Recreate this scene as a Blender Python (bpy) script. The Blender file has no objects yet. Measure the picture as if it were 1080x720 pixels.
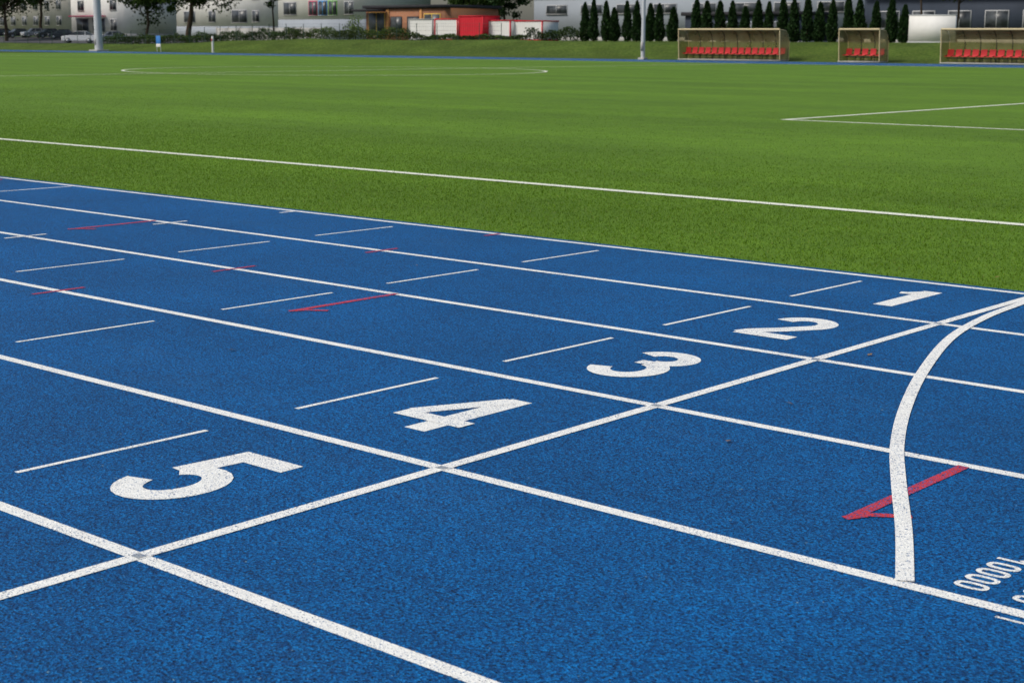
import bpy, math, random
import numpy as np
from mathutils import Vector, Matrix
random.seed(7); rng=np.random.default_rng(7)
S=bpy.context.scene
S.view_settings.view_transform='Standard'; S.view_settings.look='None'; S.view_settings.exposure=0
COL=S.collection
# ------------------------------------------------------------------ materials
def newmat(name):
    m=bpy.data.materials.new(name); m.use_nodes=True
    nt=m.node_tree; b=nt.nodes['Principled BSDF']
    return m,nt,b
def nd(nt,t,**kw):
    n=nt.nodes.new(t)
    for k,v in kw.items(): setattr(n,k,v)
    return n
def ramp(nt,fac,stops):
    r=nd(nt,'ShaderNodeValToRGB'); e=r.color_ramp.elements
    while len(e)<len(stops): e.new(0.5)
    for i,(p,c) in enumerate(stops):
        e[i].position=p; e[i].color=(c,c,c,1) if isinstance(c,(int,float)) else (*c,1)
    nt.links.new(fac,r.inputs[0]); return r.outputs[0]
def noise(nt,co,scale,detail=3,rough=.55):
    n=nd(nt,'ShaderNodeTexNoise'); n.inputs['Scale'].default_value=scale; n.inputs['Detail'].default_value=detail
    n.inputs['Roughness'].default_value=rough; nt.links.new(co,n.inputs['Vector']); return n.outputs['Fac']
def voro(nt,co,scale,feature='F1'):
    n=nd(nt,'ShaderNodeTexVoronoi',feature=feature); n.inputs['Scale'].default_value=scale
    nt.links.new(co,n.inputs['Vector']); return n
def mix(nt,fac,a,b,mode='MIX'):
    n=nd(nt,'ShaderNodeMix',data_type='RGBA',blend_type=mode)
    for s,v in ((n.inputs[0],fac),(n.inputs[6],a),(n.inputs[7],b)):
        if hasattr(v,'is_output'): nt.links.new(v,s)
        elif isinstance(v,(int,float)): s.default_value=v
        else: s.default_value=(*v,1)
    return n.outputs[2]
def bump(nt,b,h,strength,dist):
    n=nd(nt,'ShaderNodeBump'); n.inputs['Strength'].default_value=strength; n.inputs['Distance'].default_value=dist
    nt.links.new(h,n.inputs['Height']); nt.links.new(n.outputs[0],b.inputs['Normal'])
def coords(nt): return nd(nt,'ShaderNodeTexCoord').outputs['Object']
def scaled(nt,co,s):
    mp=nd(nt,'ShaderNodeMapping'); mp.inputs['Scale'].default_value=s; nt.links.new(co,mp.inputs[0]); return mp.outputs[0]

def blue_color(nt,co):
    gr=voro(nt,co,160); sep=nd(nt,'ShaderNodeSeparateColor'); nt.links.new(gr.outputs['Color'],sep.inputs[0])
    base=ramp(nt,sep.outputs[0],[(0,(.0003,.033,.125)),(.5,(.0006,.083,.265)),(1,(.002,.155,.43))])
    pits=ramp(nt,noise(nt,co,95,4,.78),[(.38,.04),(.49,.9),(.62,1.22)])
    c=mix(nt,1.0,base,pits,'MULTIPLY')
    big=ramp(nt,noise(nt,co,.9,5,.6),[(.3,.82),(.7,1.12)])
    c=mix(nt,1.0,c,big,'MULTIPLY')
    med=ramp(nt,noise(nt,co,14,4,.65),[(.3,.84),(.7,1.12)])
    c=mix(nt,1.0,c,med,'MULTIPLY')
    d=ramp(nt,noise(nt,co,57,2,.5),[(.725,0),(.75,1)])
    c=mix(nt,d,c,(.14,.24,.30))
    dust=ramp(nt,noise(nt,scaled(nt,co,(.35,1.2,1)),1.3,6,.7),[(.54,0),(.78,.08)])
    c=mix(nt,dust,c,(.10,.15,.17))
    return c,gr
M={}
m,nt,b=newmat('track_rubber'); co=coords(nt)
c,gr=blue_color(nt,co); nt.links.new(c,b.inputs['Base Color'])
b.inputs['Roughness'].default_value=.62; b.inputs['Specular IOR Level'].default_value=.17
hh=mix(nt,.55,gr.outputs['Distance'],noise(nt,co,95,3,.6))
bump(nt,b,hh,.85,.007); M['track']=m
def paint(name,col,wear):
    m,nt,b=newmat(name); co=coords(nt); c,gr=blue_color(nt,co)
    n1=noise(nt,co,150,3,.7); n2=noise(nt,co,2.3,4,.6)
    ad=nd(nt,'ShaderNodeMath',operation='MULTIPLY_ADD'); nt.links.new(n2,ad.inputs[0]); ad.inputs[1].default_value=.2; nt.links.new(n1,ad.inputs[2])
    msk=ramp(nt,ad.outputs[0],[(wear,1),(wear+.05,0)])
    tone=ramp(nt,noise(nt,co,26,4,.7),[(.25,.82),(.7,1.05)])
    pc=mix(nt,1.0,col,tone,'MULTIPLY')
    fc=mix(nt,msk,pc,c); nt.links.new(fc,b.inputs['Base Color'])
    b.inputs['Roughness'].default_value=.65; b.inputs['Specular IOR Level'].default_value=.2
    hh=mix(nt,.5,gr.outputs['Distance'],noise(nt,co,110,3,.6)); bump(nt,b,hh,.6,.005)
    return m
M['white']=paint('white_track_paint',(.80,.80,.75),.475)
M['red']=paint('red_track_paint',(.52,.035,.04),.53)
M['greymark']=paint('grey_survey_mark',(.30,.33,.35),.5)

def simple(name,col,rough=.7,var=.15,scale=3,spec=.4,bumpd=0,metal=0):
    m,nt,b=newmat(name); co=coords(nt)
    t=ramp(nt,noise(nt,co,scale,5,.6),[(.25,1-var),(.75,1+var)])
    c=mix(nt,1.0,col,t,'MULTIPLY'); nt.links.new(c,b.inputs['Base Color'])
    b.inputs['Roughness'].default_value=rough; b.inputs['Specular IOR Level'].default_value=spec; b.inputs['Metallic'].default_value=metal
    if bumpd: bump(nt,b,noise(nt,co,scale*8,4),.5,bumpd)
    return m
# turf
m,nt,b=newmat('artificial_turf'); co=coords(nt)
f=ramp(nt,noise(nt,co,38,5,.75),[(.3,(.030,.076,.003)),(.5,(.092,.182,.008)),(.72,(.165,.275,.018))])
g=ramp(nt,noise(nt,co,.22,5,.6),[(.3,.86),(.7,1.13)])
g2=ramp(nt,noise(nt,co,2.2,4,.7),[(.3,.86),(.7,1.12)])
g3=ramp(nt,noise(nt,scaled(nt,co,(.03,.45,1)),1.0,4,.6),[(.35,.88),(.65,1.10)])
c=mix(nt,1.0,f,g,'MULTIPLY'); c=mix(nt,1.0,c,g2,'MULTIPLY'); c=mix(nt,1.0,c,g3,'MULTIPLY')
nt.links.new(c,b.inputs['Base Color']); b.inputs['Roughness'].default_value=.7; b.inputs['Specular IOR Level'].default_value=.12
bump(nt,b,noise(nt,co,45,4,.7),.6,.015); M['turf']=m
m,nt,b=newmat('rough_grass'); co=coords(nt)
f=ramp(nt,noise(nt,co,5,6,.75),[(.3,(.026,.048,.008)),(.5,(.062,.105,.014)),(.72,(.13,.15,.035))])
g=ramp(nt,noise(nt,co,.3,5,.65),[(.3,.7),(.7,1.25)])
c=mix(nt,1.0,f,g,'MULTIPLY'); nt.links.new(c,b.inputs['Base Color']); b.inputs['Roughness'].default_value=.9; b.inputs['Specular IOR Level'].default_value=.1
bump(nt,b,noise(nt,co,6,5,.7),.8,.15); M['meadow']=m
def attrmat(name,rough=.6,trans=0.0,spec=.3):
    m,nt,b=newmat(name); a=nd(nt,'ShaderNodeAttribute',attribute_name='col')
    nt.links.new(a.outputs['Color'],b.inputs['Base Color']); b.inputs['Roughness'].default_value=rough; b.inputs['Specular IOR Level'].default_value=spec
    if trans:
        tr=nd(nt,'ShaderNodeBsdfTranslucent'); nt.links.new(a.outputs['Color'],tr.inputs[0])
        mx=nd(nt,'ShaderNodeMixShader'); mx.inputs[0].default_value=trans
        nt.links.new(b.outputs[0],mx.inputs[1]); nt.links.new(tr.outputs[0],mx.inputs[2])
        nt.links.new(mx.outputs[0],nt.nodes['Material Output'].inputs['Surface'])
    return m
M['leaf']=attrmat('foliage',.6,.25,.15)
M['blade']=attrmat('turf_blades',.6,.35,.1)
M['asphalt']=simple('asphalt',(.05,.05,.052),.9,.25,1.5)
M['fieldline']=simple('field_line_white',(.70,.72,.60),.8,.12,30,.1)
M['render_white']=simple('white_render',(.58,.58,.56),.95,.10,.6,.05)
M['render_beige']=simple('beige_render',(.42,.40,.36),.95,.12,.6,.05)
M['grey_wall']=simple('grey_cladding',(.27,.30,.34),.8,.06,.5,.08)
M['light_wall']=simple('light_cladding',(.46,.48,.52),.8,.06,.5,.08)
M['concrete']=simple('concrete',(.32,.32,.31),.9,.2,1.5,.1)
M['slate']=simple('slate_cladding',(.035,.045,.065),.7,.15,.8,.15)
M['roofdark']=simple('dark_roof',(.03,.03,.035),.8,.2,1,.15)
M['tan']=simple('ochre_render',(.40,.20,.08),.9,.12,.9,.1)
M['pole']=simple('galvanised_steel',(.45,.47,.48),.5,.08,2,.3)
M['darkpole']=simple('dark_green_steel',(.02,.05,.035),.5,.1,2)
M['redpaint']=simple('red_panel',(.48,.022,.035),.6,.1,1.2,.12)
M['whitepaint']=simple('white_panel',(.62,.62,.60),.6,.07,1.2,.12)
M['winframe']=simple('window_frame_grey',(.35,.36,.37),.6,.05,2,.15)
M['seat']=simple('red_plastic_seat',(.42,.015,.02),.5,.12,3,.2)
M['tyre']=simple('tyre_rubber',(.015,.015,.015),.8,.1,5)
M['bark']=simple('bark',(.055,.040,.028),.95,.35,5,.1,.02)
M['cream']=simple('cream_frame',(.50,.42,.25),.6,.1,2,.2)
M['bluesign']=simple('blue_panel',(.03,.16,.45),.5,.1,2)
M['carwhite']=simple('car_paint_white',(.7,.7,.7),.25,.03,1,.5)
M['cardark']=simple('car_paint_dark',(.02,.022,.03),.25,.03,1,.5)
M['carsilver']=simple('car_paint_silver',(.3,.32,.34),.3,.03,1,.5,0,.4)
M['carred']=simple('car_paint_red',(.3,.02,.02),.25,.03,1,.5)
M['framered']=simple('frame_red',(.5,.03,.12),.5); M['frameblue']=simple('frame_blue',(.03,.25,.6),.5); M['framegreen']=simple('frame_green',(.15,.42,.06),.5); M['frameyellow']=simple('frame_yellow',(.6,.4,.05),.5)
m,nt,b=newmat('brick'); co=coords(nt); mp=nd(nt,'ShaderNodeMapping'); mp.inputs['Rotation'].default_value=(math.radians(90),0,0); nt.links.new(co,mp.inputs[0])
br=nd(nt,'ShaderNodeTexBrick'); br.inputs['Scale'].default_value=3.5; br.inputs['Color1'].default_value=(.28,.10,.05,1); br.inputs['Color2'].default_value=(.34,.15,.07,1); br.inputs['Mortar'].default_value=(.25,.22,.19,1)
nt.links.new(mp.outputs[0],br.inputs[0]); nt.links.new(br.outputs[0],b.inputs['Base Color']); b.inputs['Roughness'].default_value=.9; b.inputs['Specular IOR Level'].default_value=.1; M['brick']=m
m,nt,b=newmat('window_glass'); co=coords(nt)
c=ramp(nt,noise(nt,co,.8,3),[(.35,(.012,.016,.02)),(.65,(.08,.09,.10))]); nt.links.new(c,b.inputs['Base Color']); b.inputs['Roughness'].default_value=.35; b.inputs['Specular IOR Level'].default_value=.35; M['glass']=m
m,nt,b=newmat('aged_acrylic'); co=coords(nt)
c=ramp(nt,noise(nt,co,1.5,4),[(.3,(.24,.21,.11)),(.7,(.40,.36,.22))]); nt.links.new(c,b.inputs['Base Color']); b.inputs['Roughness'].default_value=.4; b.inputs['Specular IOR Level'].default_value=.2
tr=nd(nt,'ShaderNodeBsdfTransparent'); tr.inputs[0].default_value=(.82,.76,.52,1); mx=nd(nt,'ShaderNodeMixShader'); mx.inputs[0].default_value=.5
nt.links.new(tr.outputs[0],mx.inputs[1]); nt.links.new(b.outputs[0],mx.inputs[2]); nt.links.new(mx.outputs[0],nt.nodes['Material Output'].inputs['Surface']); M['acrylic']=m

# ------------------------------------------------------------------ mesh helpers
def npmesh(name,V,F,mats,midx=None,col=None,smooth=False):
    V=np.asarray(V,dtype=np.float32); F=np.asarray(F,dtype=np.int32); n=F.shape[1]
    me=bpy.data.meshes.new(name); me.vertices.add(len(V)); me.vertices.foreach_set('co',V.ravel())
    me.loops.add(F.size); me.loops.foreach_set('vertex_index',F.ravel())
    me.polygons.add(len(F)); me.polygons.foreach_set('loop_start',np.arange(0,F.size,n,dtype=np.int32))
    if midx is not None: me.polygons.foreach_set('material_index',np.asarray(midx,dtype=np.int32))
    if smooth: me.polygons.foreach_set('use_smooth',np.ones(len(F),dtype=bool))
    for mm in mats: me.materials.append(mm)
    if col is not None:
        a=me.color_attributes.new('col','FLOAT_COLOR','POINT')
        c4=np.ones((len(V),4),dtype=np.float32); c4[:,:3]=col; a.data.foreach_set('color',c4.ravel())
    me.update(calc_edges=True); return me
def obj(name,me,parent=None,loc=None,rot=None):
    o=bpy.data.objects.new(name,me); COL.objects.link(o)
    if parent: o.parent=parent
    if loc is not None: o.location=loc
    if rot is not None: o.rotation_euler=rot
    return o
def empty(name,loc,rz=0):
    o=bpy.data.objects.new(name,None); COL.objects.link(o); o.location=loc; o.rotation_euler=(0,0,rz); o.empty_display_size=.3; return o
def box(name,x0,x1,y0,y1,z0,z1,mat,parent=None,bevel=0):
    V=[(x,y,z) for x in (x0,x1) for y in (y0,y1) for z in (z0,z1)]
    F=[(0,1,3,2),(4,6,7,5),(0,4,5,1),(2,3,7,6),(0,2,6,4),(1,5,7,3)]
    o=obj(name,npmesh(name,V,F,[mat]),parent)
    if bevel:
        md=o.modifiers.new('b','BEVEL'); md.width=bevel; md.segments=2
    return o
def tube_data(pts,radii,n=8):
    V=[];F=[]
    pts=[Vector(p) for p in pts]
    for i,p in enumerate(pts):
        d=(pts[min(i+1,len(pts)-1)]-pts[max(i-1,0)]).normalized()
        a=d.orthogonal().normalized() if abs(d.z)<.9 else Vector((1,0,0)); a=(a-d*a.dot(d)).normalized(); bb=d.cross(a)
        for k in range(n):
            t=2*math.pi*k/n; q=p+(a*math.cos(t)+bb*math.sin(t))*radii[i]; V.append(tuple(q))
    for i in range(len(pts)-1):
        for k in range(n): F.append((i*n+k,i*n+(k+1)%n,(i+1)*n+(k+1)%n,(i+1)*n+k))
    return V,F
def tube(name,pts,radii,mat,parent=None,n=10):
    V,F=tube_data(pts,radii,n); return obj(name,npmesh(name,V,F,[mat],smooth=True),parent)

# ------------------------------------------------------------------ terrain
def sm(a,b,x):
    t=np.clip((x-a)/(b-a),0,1); return t*t*(3-2*t)
def gz(X,Y):
    X=np.asarray(X,dtype=float);Y=np.asarray(Y,dtype=float)
    left=1-sm(-138,-112,X)
    hb=1.2-.65*left
    z=hb*sm(88.3,95.,Y)
    z=z+1.1*left*sm(126,150,Y)
    return z
def G(x,y): return float(gz(x,y))
xs=np.concatenate([np.array([-1500,-900,-500,-350]),np.arange(-260,61,4.0),np.array([90,150,300,700,1500])])
ys=np.concatenate([np.array([-600,-200,-60,-20,0,40,80,86]),np.arange(88,97,1.0),np.arange(98,160,4.0),np.array([180,240,400,900,2500])])
XX,YY=np.meshgrid(xs,ys); ZZ=gz(XX,YY)-.012
bn=rng.normal(0,.05,XX.shape)*((YY>89)&(YY<100)); ZZ=ZZ+bn
nx=len(xs); V=np.stack([XX.ravel(),YY.ravel(),ZZ.ravel()],1)
F=[(j*nx+i,j*nx+i+1,(j+1)*nx+i+1,(j+1)*nx+i) for j in range(len(ys)-1) for i in range(nx-1)]
obj('ground',npmesh('ground',V,F,[M['meadow']],smooth=True))
def sheet(name,x0,x1,y0,y1,z,mat,parent=None):
    return obj(name,npmesh(name,[(x0,y0,z),(x1,y0,z),(x1,y1,z),(x0,y1,z)],[(0,1,2,3)],[mat]),parent)
TE=4.97
sheet('football_field',-118,14,TE,77.6,-.004,M['turf'])
tr=empty('running_track',(0,0,0))
sheet('surface',-140,40,-6.2,TE,0,M['track'],tr)
sheet('far_straight_surface',-170,40,77.6,85.6,0,M['track'],tr)
# ---- markings
mk=empty('track_markings',(0,0,0))
def stroke_geo(pts,w,closed=False):
    P=[np.array(p,float) for p in pts]; n=len(P); L=[];R=[]
    for i in range(n):
        if closed: a=P[(i-1)%n]; c=P[(i+1)%n]
        else: a=P[max(i-1,0)]; c=P[min(i+1,n-1)]
        d1=P[i]-a; d2=c-P[i]
        if np.linalg.norm(d1)<1e-9: d1=d2
        if np.linalg.norm(d2)<1e-9: d2=d1
        d1=d1/np.linalg.norm(d1); d2=d2/np.linalg.norm(d2)
        n1=np.array([-d1[1],d1[0]]); n2=np.array([-d2[1],d2[0]]); mn=n1+n2; mn/=np.linalg.norm(mn)
        s=w/2/max(.45,mn@n1); L.append(P[i]+mn*s); R.append(P[i]-mn*s)
    V=L+R; m=n if closed else n-1
    F=[(i,n+i,n+(i+1)%n,(i+1)%n) for i in range(m)]
    return V,F
def strokes(name,polys,z,mat,tf=lambda p:p,parent=mk,dz=.0006):
    V=[];F=[]
    for k,(pts,w,cl) in enumerate(polys):
        v,f=stroke_geo(pts,w,cl); o=len(V)
        V+=[(*tf(p),z+dz*k) for p in v]; F+=[tuple(o+i for i in q) for q in f]
    return obj(name,npmesh(name,V,F,[mat]),parent)
LW=1.22
Z1,Z2,Z3,Z4=.0012,.0022,.0032,.0040
for i in range(-4,5):
    y=i*LW
    wv=[(x,y+random.uniform(-.0015,.0015)) for x in np.arange(-138,38.1,1.0)]
    strokes('lane_line',[(wv,.05,False)],Z1,M['white'])
strokes('start_line',[([(0,-4.88),(0,-1.22),(0,2.44),(0,4.88)],.05,False)],Z2,M['white'])
cv=[(0.0,4.95),(.055,4.55),(.10,3.99),(.225,3.33),(.48,2.54),(.745,1.86),(.995,1.31),(1.235,.86),(1.48,.42),(1.69,.02)]
def catmull(P,n=10):
    P=[np.array(p) for p in P]; P=[2*P[0]-P[1]]+P+[2*P[-1]-P[-2]]; o=[]
    for i in range(1,len(P)-2):
        for t in np.linspace(0,1,n,endpoint=False):
            a,b_,c_,d=P[i-1:i+3]; o.append(.5*((2*b_)+(-a+c_)*t+(2*a-5*b_+4*c_-d)*t*t+(-a+3*b_-3*c_+d)*t**3))
    o.append(P[-2]); return o
strokes('curved_start_line',[(catmull(cv),.05,False)],Z4,M['white'])
for i in range(-4,4):
    b0=i*LW
    for X in (-1,-3,-5):
        strokes('lane_tick',[([(X-.01,b0+.235),(X+.005,b0+1.01)],.024,False)],Z1,M['white'])
strokes('lane_tick',[([(-9.62,3.90),(-9.58,4.84)],.03,False)],Z1,M['white'])
for i in range(-4,4):
    y=i*LW; strokes('survey_mark',[([(-.018,y),(.018,y)],.03,False)],Z3,M['greymark'])
for (X,y,mt,l) in [(-4.18,1.22,'red',.17),(-4.13,2.44,'red',.17),(-4.07,3.66,'red',.15),(-4.1,4.83,'red',.1),(-6.43,3.66,'white',.16),(-6.5,2.44,'white',.17),(-6.35,4.82,'white',.12),(-10.9,4.82,'white',.1)]:
    strokes('cross_tick',[([(X,y-l),(X,y+(l if y<4.8 else .07))],.03,False)],Z2,M[mt])
for (X,y) in [(1.30,.43),(-2.70,1.68),(-6.63,2.90),(-10.7,4.0)]:
    strokes('arrow_mark',[([(X,y),(X,y+.77)],.042,False),([(X-.01,y-.02),(X+.03,y+.06),(X+.135,y+.13)],.035,False)],Z2,M['red'])
def arc(cx,cy,rx,ry,a0,a1,n=22): return [(cx+rx*math.cos(math.radians(a0+(a1-a0)*i/n)),cy+ry*math.sin(math.radians(a0+(a1-a0)*i/n))) for i in range(n+1)]
W_=.098
GL={
 '1':[([(.175,0),(.175,.60)],.105,False),([(.05,.455),(.10,.47),(.15,.545)],.065,False)],
 '2':[(arc(.155,.43,.112,.125,175,-38)+[(.16,.22),(.065,.10),(.045,.03)],W_,False),([(.02,.048),(.31,.048)],W_,False)],
 '3':[(arc(.15,.445,.108,.108,165,-85),W_,False),(arc(.15,.18,.118,.138,85,-165),W_,False),([(.10,.325),(.17,.325)],.07,False)],
 '4':[([(.215,0),(.215,.60)],W_,False),([(.19,.57),(.02,.20)],.085,False),([(-.01,.165),(.32,.165)],.085,False)],
 '5':[([(.31,.553),(.085,.553),(.060,.30)],W_,False),(arc(.15,.20,.118,.152,140,-165),W_,False)],
 '6':[(arc(.15,.18,.112,.135,0,360),W_,False),([(.05,.22),(.12,.45),(.22,.59)],W_,False)],
 '7':[([(.0,.553),(.30,.553)],W_,False),([(.27,.54),(.10,0)],W_,False)],
}
for n_,i in (('1',3),('2',2),('3',1),('4',0),('5',-1),('6',-2),('7',-3)):
    b0=i*LW; sx=0.018 if i>=0 else 0
    strokes('lane_number_'+n_,GL[n_],Z1,M['white'],tf=lambda p,b0=b0,sx=sx:(p[0]*1.06-.688+sx,p[1]*1.02+b0+.305+sx*.4))
def smalltext(txt,x0,ytop,h=.092,w=.043,pitch=.0665):
    polys=[]
    for k,ch in enumerate(txt):
        ox=k*pitch
        if ch=='0': polys.append(([(ox+w/2+(w/2-.002)*math.copysign(abs(math.cos(t))**.7,math.cos(t)),h/2+(h/2-.006)*math.copysign(abs(math.sin(t))**.7,math.sin(t))) for t in np.linspace(0,2*math.pi,20,endpoint=False)],.015,True))
        elif ch=='1': polys.append(([(ox+w*.1,h*.68),(ox+w*.6,h*.97),(ox+w*.6,0)],.016,False))
    V=[];F=[]
    for pts,ww,cl in polys:
        v,f=stroke_geo(pts,ww,cl); o=len(V); V+=[(x0+p[1],ytop-p[0],Z1) for p in v]; F+=[tuple(o+i for i in q) for q in f]
    obj('distance_text',npmesh('distance_text',V,F,[M['white']]),mk)
smalltext('10000',1.79,.40); smalltext('10000',1.955,.395)
strokes('short_dash',[([(1.98,-.06),(2.2,-.06)],.012,False)],Z1,M['white'])
for i in range(7):
    y=78.0+i*LW; strokes('lane_line',[([(-168,y),(38,y)],.05,False)],.004,M['white'])
fl=empty('field_lines',(0,0,0)); TL=8.15; CX=-47.8; CY=43.3
def fline(pts,cl=False,z=.002): strokes('line',[(pts,.13,cl)],z,M['fieldline'],parent=fl)
fline([(-101,TL),(5,TL)]); fline([(-101,76.3),(5,76.3)]); fline([(CX,TL),(CX,76.3)],z=.006)
fline([(5,TL),(5,76.3)],z=.006); fline([(-101,TL),(-101,76.3)],z=.006)
fline([(CX+9.15*math.cos(t),CY+9.15*math.sin(t)) for t in np.linspace(0,2*math.pi,120,endpoint=False)],True,.010)
fline([(5,20.9),(-11.45,20.9),(-11.45,61.2),(5,61.2)])
fline([(-6+9.15*math.cos(t),42+9.15*math.sin(t)) for t in np.linspace(math.radians(127),math.radians(233),40)],z=.010)
# ------------------------------------------------------------------ turf blades near the track
def blades(n,x0,x1,y0,y1,hmin,hmax,wid,fade=None):
    x=rng.uniform(x0,x1,n); y=rng.uniform(y0,y1,n)
    keep=np.ones(n,bool)
    if fade: keep=rng.random(n)<np.clip(1-(y-fade)/(y1-fade),0.0,1)
    keep&=(x> 3.5-1.95*(y+3.65)-2)&(x<3.5-.30*(y+3.65)+2.0)
    x=x[keep];y=y[keep];n=len(x)
    h=rng.uniform(hmin,hmax,n); a=rng.uniform(0,2*math.pi,n); l=rng.normal(0,.6,(n,2))*h[:,None]
    w=wid*rng.uniform(.6,1.3,n)
    V=np.zeros((n,3,3)); V[:,0]=np.stack([x-w*np.cos(a),y-w*np.sin(a),np.full(n,-.004)],1); V[:,1]=np.stack([x+w*np.cos(a),y+w*np.sin(a),np.full(n,-.004)],1)
    V[:,2]=np.stack([x+l[:,0],y+l[:,1],h-.004],1)
    s=rng.uniform(.6,1.3,n)[:,None]; t=rng.random(n)[:,None]
    c=(np.array([.074,.165,.006])*(1-t)+np.array([.15,.265,.016])*t)*s
    dry=rng.random(n)<.03; c[dry]=np.array([.28,.31,.09])
    wl=np.abs(y-TL)<.062; c[wl]=np.array([.74,.76,.66])*rng.uniform(.85,1.05,(wl.sum(),1))
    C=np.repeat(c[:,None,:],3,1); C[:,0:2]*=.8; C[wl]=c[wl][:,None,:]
    return V.reshape(-1,3),C.reshape(-1,3)
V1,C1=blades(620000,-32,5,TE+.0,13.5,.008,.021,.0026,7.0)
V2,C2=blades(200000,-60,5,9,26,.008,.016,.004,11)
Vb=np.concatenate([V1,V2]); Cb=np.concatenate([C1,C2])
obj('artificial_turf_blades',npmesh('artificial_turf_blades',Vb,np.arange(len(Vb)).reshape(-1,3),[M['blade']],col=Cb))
# a few dry leaves lying on turf and track
nl=26; lx=rng.uniform(-14,1.5,nl); ly=rng.uniform(-1,10,nl); lp=np.stack([lx,ly,np.where(ly>TE,.014,.008)],1); V=[]
for p in lp:
    a=rng.uniform(0,6.28); s=rng.uniform(.010,.022); u_=np.array([math.cos(a),math.sin(a),rng.uniform(-.2,.2)])*s; v_=np.array([-math.sin(a),math.cos(a),rng.uniform(0,.4)])*s*.6
    V+=[p-u_,p+v_,p+u_,p-v_*[1,1,0]]
obj('fallen_leaves',npmesh('fallen_leaves',V,np.arange(len(V)).reshape(-1,4),[M['leaf']],col=np.repeat(np.array([.22,.13,.05])*rng.uniform(.6,1.3,(nl,1)),4,0)))

# ------------------------------------------------------------------ vegetation
def leaf_quads(P,size,colr,flat=0.0):
    n=len(P); a=rng.normal(0,1,(n,3)); a/=np.linalg.norm(a,axis=1)[:,None]; b_=rng.normal(0,1,(n,3)); b_-=a*(a*b_).sum(1)[:,None]; b_/=np.linalg.norm(b_,axis=1)[:,None]
    s=size*rng.uniform(.6,1.4,n)[:,None]
    V=np.stack([P-a*s*.5,P+b_*s*.32,P+a*s*.5,P-b_*s*.32],1)
    return V.reshape(-1,3),np.repeat(colr,4,0)
def tree(name,loc,H,R,z0,seed,nclump=60,perclump=90,leaf=.28,col=(.045,.085,.018),trunk_r=.16,lean=(0,0)):
    r=np.random.default_rng(seed); V=[];F=[];mi=[];C=[]
    top=Vector((lean[0],lean[1],z0+(H-z0)*.55))
    pts=[Vector((0,0,0)).lerp(top,t)+Vector((r.normal(0,.06),r.normal(0,.06),0))*(t>0) for t in np.linspace(0,1,7)]
    def addt(p,rad):
        v,f=tube_data(p,rad,8); o=len(V); V.extend(v); F.extend([tuple(o+i for i in q) for q in f]); mi.extend([0]*len(f)); C.extend([(.05,.04,.03)]*len(v))
    addt(pts,[trunk_r*(1-.75*t) for t in np.linspace(0,1,7)])
    cc=np.array([lean[0],lean[1],(H+z0)/2]); rad=np.array([R,R,(H-z0)/2])
    cl=[]
    while len(cl)<nclump:
        d=r.normal(0,1,3); d/=np.linalg.norm(d); q=r.random()**.45; cl.append(cc+d*rad*q*r.uniform(.8,1.12))
    cl=np.array(cl)
    for k in range(0,nclump,5):
        st=pts[3+int(r.integers(0,3))]; e=Vector(cl[k]); md=st.lerp(e,.5)+Vector((0,0,-.15*R))
        addt([st,md,e],[trunk_r*.38,trunk_r*.22,trunk_r*.06])
    LP=[];LC=[]
    for c_ in cl:
        cr=R*r.uniform(.16,.32); n=int(perclump*r.uniform(.6,1.3)); P=c_+r.normal(0,.5,(n,3))*cr*np.array([1,1,.75]); LP.append(P)
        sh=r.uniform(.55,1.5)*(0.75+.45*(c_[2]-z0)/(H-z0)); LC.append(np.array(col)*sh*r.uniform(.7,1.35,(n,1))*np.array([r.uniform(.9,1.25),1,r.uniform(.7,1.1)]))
    LP=np.concatenate(LP);LC=np.concatenate(LC)
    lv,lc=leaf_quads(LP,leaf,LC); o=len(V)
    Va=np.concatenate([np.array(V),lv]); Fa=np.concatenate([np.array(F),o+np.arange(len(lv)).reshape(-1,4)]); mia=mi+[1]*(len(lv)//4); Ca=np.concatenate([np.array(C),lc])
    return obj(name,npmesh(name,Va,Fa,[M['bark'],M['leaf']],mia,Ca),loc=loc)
def site(k,Y,dz=0):
    x=3.5+k*(Y+3.65); return (x,Y,G(x,Y)+dz)
def thuja_mesh(seed):
    r=np.random.default_rng(seed); n=2800; H=3.0
    z=r.random(n)**.85*H; t=z/H
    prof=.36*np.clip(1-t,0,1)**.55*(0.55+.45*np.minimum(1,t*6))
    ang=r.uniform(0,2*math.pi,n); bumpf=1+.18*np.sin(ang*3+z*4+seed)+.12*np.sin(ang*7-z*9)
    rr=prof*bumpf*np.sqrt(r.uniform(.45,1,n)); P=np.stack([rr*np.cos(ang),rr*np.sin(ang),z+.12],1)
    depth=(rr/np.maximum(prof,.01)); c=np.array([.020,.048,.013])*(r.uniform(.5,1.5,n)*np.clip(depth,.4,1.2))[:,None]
    a=np.stack([.35*np.cos(ang)*1,.35*np.sin(ang),np.ones(n)],1)+r.normal(0,.3,(n,3)); a/=np.linalg.norm(a,axis=1)[:,None]
    b_=r.normal(0,1,(n,3)); b_-=a*(a*b_).sum(1)[:,None]; b_/=np.linalg.norm(b_,axis=1)[:,None]; s=r.uniform(.10,.2,n)[:,None]
    V=np.stack([P-a*s*.5,P+b_*s*.3,P+a*s*.6,P-b_*s*.3],1).reshape(-1,3); C=np.repeat(c,4,0)
    tv,tf=tube_data([(0,0,0),(0,0,1.2),(0,0,2.6)],[.05,.04,.01],6); o=len(tv)
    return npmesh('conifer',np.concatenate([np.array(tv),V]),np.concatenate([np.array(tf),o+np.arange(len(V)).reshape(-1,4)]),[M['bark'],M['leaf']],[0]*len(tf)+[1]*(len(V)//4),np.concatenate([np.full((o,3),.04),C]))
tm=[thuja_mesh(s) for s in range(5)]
kx=np.linspace(-.799,-.517,27)
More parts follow.
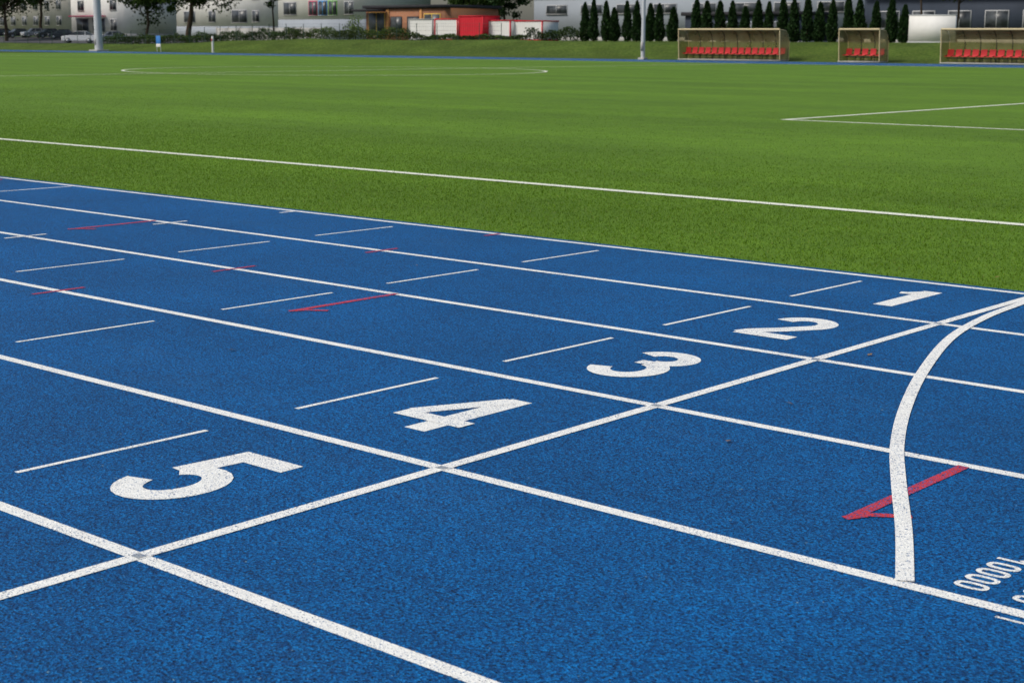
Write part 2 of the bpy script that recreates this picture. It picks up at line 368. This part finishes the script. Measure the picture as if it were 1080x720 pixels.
for i,k in enumerate(kx):
    if i in (9,): continue
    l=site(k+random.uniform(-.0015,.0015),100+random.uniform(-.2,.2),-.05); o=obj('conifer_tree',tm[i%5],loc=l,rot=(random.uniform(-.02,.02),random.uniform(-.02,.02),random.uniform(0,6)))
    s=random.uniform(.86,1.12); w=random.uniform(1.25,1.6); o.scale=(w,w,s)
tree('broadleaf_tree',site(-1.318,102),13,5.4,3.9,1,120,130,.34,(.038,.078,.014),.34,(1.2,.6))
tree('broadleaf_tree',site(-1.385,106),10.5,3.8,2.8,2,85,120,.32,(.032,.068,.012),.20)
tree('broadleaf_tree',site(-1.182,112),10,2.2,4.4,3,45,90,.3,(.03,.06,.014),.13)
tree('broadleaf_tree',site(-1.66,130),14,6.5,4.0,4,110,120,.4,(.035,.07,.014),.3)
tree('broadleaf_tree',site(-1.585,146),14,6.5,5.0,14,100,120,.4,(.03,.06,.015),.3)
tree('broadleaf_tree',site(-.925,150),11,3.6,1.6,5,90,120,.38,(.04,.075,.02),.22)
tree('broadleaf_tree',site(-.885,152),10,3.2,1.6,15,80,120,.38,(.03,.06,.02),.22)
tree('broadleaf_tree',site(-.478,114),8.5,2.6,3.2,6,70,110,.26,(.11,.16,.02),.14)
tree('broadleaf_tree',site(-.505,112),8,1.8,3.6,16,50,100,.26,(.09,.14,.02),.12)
def hedge(name,k0,k1,Y,h,d,seed,col,dens=300):
    r=np.random.default_rng(seed); x0=site(k0,Y)[0]; x1=site(k1,Y)[0]; n=int(abs(x1-x0)*dens)
    x=r.uniform(x0,x1,n); hv=h*(.82+.16*np.sin(x*1.3)+.12*np.sin(x*3.1+1)); y=Y+r.uniform(-.5,.5,n)*d; z=r.random(n)**.6*hv; zz=gz(x,y)
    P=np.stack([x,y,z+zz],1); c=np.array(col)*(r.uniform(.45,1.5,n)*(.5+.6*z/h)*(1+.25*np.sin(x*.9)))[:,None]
    V,C=leaf_quads(P,.16,c); obj(name,npmesh(name,V,np.arange(len(V)).reshape(-1,4),[M['leaf']],col=C))
hedge('hedge',-1.46,-1.15,99,1.15,1.2,21,(.035,.065,.016))
hedge('hedge',-1.16,-.99,98.5,1.15,1.2,22,(.06,.095,.018))
hedge('hedge',-.99,-.86,100.5,.55,1.0,26,(.045,.08,.016))
hedge('hedge',-.86,-.795,100,1.1,1.0,23,(.03,.055,.014))
hedge('shrub',-1.078,-1.064,104,2.6,1.6,24,(.10,.16,.03),500)
hedge('shrub',-.66,-.60,101.5,.9,1.0,25,(.03,.055,.014))

# ------------------------------------------------------------------ dugouts
def dugout(k,L):
    x,y,z=site(k,87.3); e=empty('team_dugout',(x,y,0)); D=1.25;H=2.08
    n=max(2,round(L/1.02)); dx=L/n
    box('base_plate',0,L,-.05,D,0.0,.07,M['concrete'],e)
    prof=[(.0,H),(.35,H+.0),(.8,H-.08),(1.08,H-.35),(D,H-.8),(D,.07)]
    V=[];F=[]
    for (py,pz) in prof: V+=[(0.03,py,pz),(L-.03,py,pz)]
    for i in range(len(prof)-1): F.append((2*i,2*i+1,2*i+3,2*i+2))
    obj('acrylic_shell',npmesh('shell',V,F,[M['acrylic']]),e)
    for i in range(n+1):
        xx=i*dx; pts=[(xx,py-.0,pz-.02) for py,pz in prof]
        tube('rib',pts,[.028]*len(pts),M['cream'] if i in (0,n) else M['roofdark'],e,6)
    for xx in (0,L):
        sp=[(xx,0.12,.07),(xx,.05,1.1),(xx,0,H)]; tube('side_post',sp,[.04]*3,M['cream'],e,6)
        Vs=[(xx,.1,.1),(xx,D-.02,.1),(xx,D-.02,H-.82),(xx,1.06,H-.37),(xx,.78,H-.1),(xx,.03,H-.02)]
        me=bpy.data.meshes.new('side_panel'); me.from_pydata(Vs,[],[tuple(range(6))]); me.materials.append(M['acrylic']); obj('side_panel',me,e)
    tube('front_beam',[(0,0,H),(L,0,H)],[.065,.065],M['cream'],e,6)
    tube('rear_beam',[(0,D,.75),(L,D,.75)],[.03,.03],M['roofdark'],e,6)
    box('bench_rail',.1,L-.1,.72,.78,.30,.36,M['roofdark'],e)
    ns=int(L/.52)
    for i in range(ns):
        cx=(i+.5)*L/ns
        V=[];F=[]
        pr=[(.42,.43),(.45,.47),(.80,.45),(.90,.50),(.97,.86),(.93,.87),(.86,.53),(.78,.41),(.45,.42)]
        for s in (-.205,.205): V+=[(cx+s,py,pz) for py,pz in pr]
        q=len(pr); F=[(j,(j+1)%q,q+(j+1)%q,q+j) for j in range(q)]
        me=bpy.data.meshes.new('seat'); me.from_pydata(V,[],F+[tuple(range(q)),tuple(range(2*q-1,q-1,-1))]); me.materials.append(M['seat']); obj('seat',me,e)
        tube('seat_leg',[(cx,.7,.07),(cx,.7,.42)],[.02,.02],M['roofdark'],e,5)
    return e
dugout(-.706,8.2); dugout(-.567,2.9); dugout(-.489,8.2)

# ------------------------------------------------------------------ masts, posts, signs
def mast(k,Y,r0,H,mat):
    l=site(k,Y); e=empty('floodlight_mast',l)
    tube('shaft',[(0,0,-.1),(0,0,H*.5),(0,0,H)],[r0,r0*.72,r0*.42],mat,e,16); box('foundation',-r0*1.7,r0*1.7,-r0*1.7,r0*1.7,-.3,.12,M['concrete'],e,.03)
    box('crossarm',-1.8,1.8,-.08,.08,H-.3,H-.1,mat,e)
    for i in range(4):
        box('floodlight',-1.7+i*.95,-1.15+i*.95,-.45,-.1,H-.75,H-.3,M['roofdark'],e,.04)
    box('service_door',-.1,.1,-r0-.02,-r0+.03,.6,1.2,M['concrete'],e)
mast(-1.475,88.0,.42,24,M['pole']); mast(-.7395,86.6,.15,16,M['pole'])
e=empty('net_post',site(-1.683,87.5)); tube('post',[(0,0,0),(0,0,6)],[.07,.06],M['darkpole'],e); box('cap',-.08,.08,-.08,.08,6,6.05,M['darkpole'],e)
e=empty('information_sign',site(-1.367,88.6))
for sx in (-.28,.28): tube('post',[(sx,0,-.1),(sx,0,1.5)],[.03,.03],M['pole'],e,8)
box('panel_top',-.34,.34,-.05,-.02,.75,1.5,M['bluesign'],e,.005); box('panel_bottom',-.34,.34,-.05,-.02,.45,.74,M['whitepaint'],e,.005)
e=empty('marker_post',site(-1.277,88.3)); tube('post',[(0,0,-.1),(0,0,1.2),(0,0,1.45),(0,0,1.5)],[.11,.11,.1,.02],M['whitepaint'],e)
box('reflector',-.06,.06,-.125,-.105,1.05,1.25,M['seat'],e)
e=empty('mesh_fence',(0,0,0)); xs_=np.arange(-190,-84,2.5); V=[];F=[]
for x in xs_:
    v,f=tube_data([(x,96,G(x,96)-.1),(x,96,G(x,96)+1.5)],[.03,.03],6); o=len(V); V+=v; F+=[tuple(o+i for i in q) for q in f]
for h in (.15,.5,.85,1.2,1.45):
    pts=[(x,96,G(x,96)+h) for x in xs_]; v,f=tube_data(pts,[.008]*len(pts),4); o=len(V); V+=v; F+=[tuple(o+i for i in q) for q in f]
obj('posts_and_wires',npmesh('fence',V,F,[M['darkpole']]),e)
# ------------------------------------------------------------------ containers
def container(k0,k1,Y,h,mat,mat2=None):
    x0,_,z=site(k0,Y); x1=site(k1,Y)[0]; e=empty('storage_container',(x0,Y,z)); L=x1-x0-.12; d=2.3
    n=int(L/.14)*2; V=[];F=[]
    for i in range(n+1):
        xx=L*i/n; yy=.0 if (i//2)%2 else .035
        V+=[(xx,yy,.12),(xx,yy,h-.1)]
    F=[(2*i,2*i+2,2*i+3,2*i+1) for i in range(n)]
    obj('corrugated_front',npmesh('front',V,F,[mat]),e)
    box('body',0.02,L-.02,.05,d,.1,h-.06,mat,e)
    box('top_rail',-.03,L+.03,-.03,d+.03,h-.1,h,mat2 or mat,e); box('bottom_rail',-.03,L+.03,-.03,d+.03,0,.12,mat2 or mat,e)
    for xx in (-.04,L-.06): box('corner_post',xx,xx+.1,-.04,.06,.12,h-.1,mat2 or mat,e)
container(-.998,-.968,104,2.0,M['whitepaint'],M['concrete'])
container(-.966,-.938,104,2.0,M['whitepaint'],M['redpaint'])
container(-.937,-.908,103.2,2.25,M['redpaint'])
container(-.906,-.877,104,1.85,M['whitepaint'],M['redpaint'])
container(-.875,-.842,104.5,1.8,M['whitepaint'],M['redpaint'])
# ------------------------------------------------------------------ buildings
def building(name,k0,k1,Y,H,D,wall,base=None,bandh=0,wins=None,roof='flat',roofm=None,frame=None):
    x0=site(k0,Y)[0]; x1=site(k1,Y)[0]; z=min(G(x0,Y),G(x1,Y))-.2; e=empty(name,(x0,Y,z)); L=x1-x0
    b0=0
    if base: box('plinth',-.03,L+.03,-.03,D,0,bandh,base,e); b0=bandh
    box('walls',0,L,0,D,b0,H,wall,e)
    rm=roofm or M['roofdark']
    if roof=='flat': box('roof',-.3,L+.3,-.3,D+.3,H,H+.35,rm,e)
    else:
        V=[(-.4,-.5,H),(L+.4,-.5,H),(L+.4,D+.5,H),(-.4,D+.5,H),(-.4,D/2,H+2.6),(L+.4,D/2,H+2.6)]
        me=bpy.data.meshes.new('roof'); me.from_pydata(V,[],[(0,1,5,4),(2,3,4,5),(0,4,3),(1,2,5),(3,2,1,0)]); me.materials.append(rm); obj('roof',me,e)
    for (wx,ww,wz,wh,fm) in (wins or []):
        box('window_frame',wx-.08,wx+ww+.08,-.06,0.001,wz-.08,wz+wh+.08,fm,e)
        box('window_glass',wx,wx+ww,-.075,-.055,wz,wz+wh,M['glass'],e)
        if ww>1.3: box('mullion',wx+ww/2-.035,wx+ww/2+.035,-.09,-.074,wz,wz+wh,fm,e)
        box('sill',wx-.12,wx+ww+.12,-.16,-.06,wz-.14,wz-.081,M['concrete'],e)
    return e,L
WF=M['winframe']
e,L=building('white_house',-1.525,-1.425,142,6.9,10,M['render_white'],M['concrete'],.7,[(1.5,3.2,1.0,2.0,WF),(6.0,3.2,1.0,2.0,WF),(10.8,1.6,1.2,1.7,WF),(2.0,1.6,4.4,1.4,WF),(6.6,1.6,4.4,1.4,WF),(10.8,1.6,4.4,1.4,WF)])
box('canopy',1.0,9.8,-1.2,-.201,3.3,3.5,M['framered'],e)
e,L=building('white_house',-1.335,-1.19,146,8.4,12,M['render_white'],M['grey_wall'],1.6,[(2.0,2.6,2.3,1.5,WF),(8.0,1.5,2.3,1.5,WF),(13.5,3.4,2.2,1.7,WF),(18.2,1.5,2.3,1.5,WF),(3.0,1.5,5.6,1.4,WF),(8.0,1.5,5.6,1.4,WF),(14,1.5,5.6,1.4,WF),(18.2,1.5,5.6,1.4,WF)])
e,L=building('tenement_house',-1.80,-1.53,175,11,12,M['render_beige'],M['concrete'],1.0,[(2+i*4.2,1.6,2.2+3.1*j,1.6,WF) for i in range(11) for j in range(3)])
e,L=building('school_building',-1.175,-1.055,135,10,12,M['render_white'],M['grey_wall'],3.0,
  [(6.2,1.5,3.6,1.7,M['framered']),(8.1,1.5,3.6,1.7,M['frameblue']),(10.0,1.5,3.6,1.7,M['framegreen']),(1.2,2.4,3.7,1.5,WF),(13.0,1.6,3.7,1.5,WF)]+[(1.2+i*2.4,1.6,6.8,1.7,WF) for i in range(6)])
e,L=building('brick_house',-1.053,-.954,125,4.3,9,M['brick'],M['concrete'],.5,[(.5,2.6,1.2,2.6,M['frameyellow']),(4.2,1.7,1.6,1.7,M['roofdark']),(6.9,1.7,1.6,1.7,M['roofdark']),(9.6,2.4,1.2,2.4,M['frameyellow'])])
box('canopy',-.8,3.6,-1.6,-.301,3.95,4.2,M['roofdark'],e); box('render_bay',3.45,3.9,-.12,-.001,.5,4.25,M['tan'],e); box('render_bay',8.9,9.25,-.12,-.001,.5,4.25,M['tan'],e)
W=[(2+i*5.2,3.0,3.3,.9,WF) for i in range(8)]
e,L=building('warehouse',-.852,-.552,140,6.3,20,M['grey_wall'],M['concrete'],.6,W,roofm=M['light_wall'])
box('fascia',-.05,L+.05,-.12,-.031,5.0,6.29,M['light_wall'],e)
for i in range(0,44,1):
    box('cladding_seam',i*1.0,i*1.0+.05,-.16,-.121,5.0,6.28,M['grey_wall'],e)
W=[(1.5+i*3.4,2.0,1.5,1.4,WF) for i in range(6)]
e,L=building('slate_building',-.548,-.36,126,4.6,14,M['slate'],M['concrete'],.5,W,roof='gable')
box('fascia',-.05,L+.05,-.6,-.501,4.35,4.6,M['light_wall'],e)
building('garage_building',-.70,-.60,122,2.6,6,M['slate'],M['concrete'],.3,[(1+i*2.8,1.8,.6,1.4,M['grey_wall']) for i in range(4)])
e=empty('billboard',site(-.513,98.5))
for x in (.2,1.8,3.4): box('post',x,x+.1,.0,.1,-.1,1.9,M['pole'],e)
box('panel',0,3.5,-.05,-.002,.1,1.9,M['whitepaint'],e); box('frame_top',-.04,3.54,-.07,.02,1.9,1.96,M['pole'],e); box('frame_bottom',-.04,3.54,-.07,.02,.04,.1,M['pole'],e)
e=empty('concrete_wall',(0,0,0)); x0=site(-1.27,118)[0]
for i in range(9): box('wall_panel',x0+i*2.2,x0+i*2.2+2.12,118,118.15,.3,2.5,M['concrete'],e)
for i in range(10): box('pillar',x0-.06+i*2.2,x0+.02+i*2.2,117.95,118.2,.3,2.6,M['concrete'],e)
yg=np.linspace(108,141,24); xg=np.linspace(-280,-165,24); V=[]
for yy in yg:
    for xx in xg: V.append((xx,yy,G(xx,yy)+.03))
F=[(j*24+i,j*24+i+1,(j+1)*24+i+1,(j+1)*24+i) for j in range(23) for i in range(23)]
obj('parking_area',npmesh('parking_area',V,F,[M['asphalt']],smooth=True))
def car(k,Y,rz,mat):
    l=site(k,Y,.03); e=empty('parked_car',l,rz)
    Wd=.86
    lower=[(-2.08,.28),(-2.1,.62),(-2.02,.86),(-1.0,.97),(1.25,.98),(2.02,.90),(2.08,.6),(2.05,.28)]
    cab=[(-1.15,.95),(-.45,1.42),(.0,1.48),(1.0,1.46),(1.75,.96)]
    def ext(name,p,w0,w1,mat,bev):
        n=len(p); zt=max(q[1] for q in p); zb=min(q[1] for q in p)
        V=[(x,-(w0+(w1-w0)*(z-zb)/(zt-zb)),z) for x,z in p]+[(x,(w0+(w1-w0)*(z-zb)/(zt-zb)),z) for x,z in p]
        F=[tuple(range(n)),tuple(range(2*n-1,n-1,-1))]+[(i,n+i,n+(i+1)%n,(i+1)%n) for i in range(n)]
        me=bpy.data.meshes.new(name); me.from_pydata(V,[],F); me.materials.append(mat); o=obj(name,me,e)
        if bev: md=o.modifiers.new('b','BEVEL'); md.width=bev; md.segments=2
    ext('body',lower,Wd,Wd-.04,mat,.06); ext('windows',cab,Wd-.07,Wd-.2,M['glass'],.02)
    box('roof_panel',-.5,1.05,-.66,.66,1.455,1.50,mat,e,.02)
    for x in (-.12,.85):
        for s in (-1,1):
            tube('pillar',[(x,s*.79,.96),(x+.02,s*.69,1.46)],[.04,.035],mat,e,6)
    for x in (-1.3,1.3):
        for s in (-1,1):
            tube('wheel',[(x,s*.66,.32),(x,s*.67,.32),(x,s*.88,.32),(x,s*.885,.32)],[.01,.32,.32,.25],M['tyre'],e,18)
            tube('hub',[(x,s*.87,.32),(x,s*.895,.32),(x,s*.9,.32)],[.2,.2,.01],M['carsilver'],e,14)
    for s in (-.6,.6):
        box('headlight',-2.11,-2.0,s-.16,s+.16,.62,.76,M['whitepaint'],e,.01); box('taillight',1.99,2.09,s-.14,s+.14,.68,.84,M['seat'],e,.01)
    box('number_plate',-2.115,-2.09,-.25,.25,.42,.52,M['whitepaint'],e)
car(-1.512,112,math.radians(50),M['carwhite'])
for k,Y,r_,mm in [(-1.67,138,80,'cardark'),(-1.635,138,82,'cardark'),(-1.60,139,78,'carsilver'),(-1.572,138,80,'cardark'),(-1.545,136,60,'cardark'),(-1.45,130,70,'carsilver')]:
    car(k,Y,math.radians(r_),M[mm])
# ------------------------------------------------------------------ light
w=bpy.data.worlds.new('World'); S.world=w; w.use_nodes=True; nt=w.node_tree; bg=nt.nodes['Background']
sky=nt.nodes.new('ShaderNodeTexSky'); sky.sky_type='NISHITA'; sky.sun_disc=False
el=math.radians(48); az=math.radians(208)
sky.sun_elevation=el; sky.sun_rotation=az; sky.dust_density=3; sky.air_density=1; sky.ozone_density=.6
nt.links.new(sky.outputs[0],bg.inputs[0]); bg.inputs[1].default_value=.135
sd=Vector((math.sin(az)*math.cos(el),math.cos(az)*math.cos(el),math.sin(el)))
ld=bpy.data.lights.new('sun','SUN'); ld.energy=2.6; ld.angle=math.radians(14); ld.color=(1,.95,.86)
lo=bpy.data.objects.new('sun',ld); COL.objects.link(lo); lo.rotation_euler=sd.to_track_quat('Z','Y').to_euler(); lo.location=(0,0,30)
# ------------------------------------------------------------------ camera
f,pi_,ya,ro=1638.4,.1925,-.7186,.0045
fw=Vector((math.sin(ya)*math.cos(pi_),math.cos(ya)*math.cos(pi_),-math.sin(pi_))); r=Vector((math.cos(ya),-math.sin(ya),0)); u=r.cross(fw)
r2=r*math.cos(ro)+u*math.sin(ro); u2=-r*math.sin(ro)+u*math.cos(ro)
cd=bpy.data.cameras.new('camera'); cam=bpy.data.objects.new('camera',cd); COL.objects.link(cam)
cam.matrix_world=Matrix(((r2.x,u2.x,-fw.x,3.4984),(r2.y,u2.y,-fw.y,-3.6456),(r2.z,u2.z,-fw.z,1.4188),(0,0,0,1)))
cd.sensor_width=36; cd.lens=f/1080*36; cd.clip_end=5000; cd.clip_start=.05
cd.dof.use_dof=True; cd.dof.focus_distance=6.8; cd.dof.aperture_fstop=8
S.camera=cam
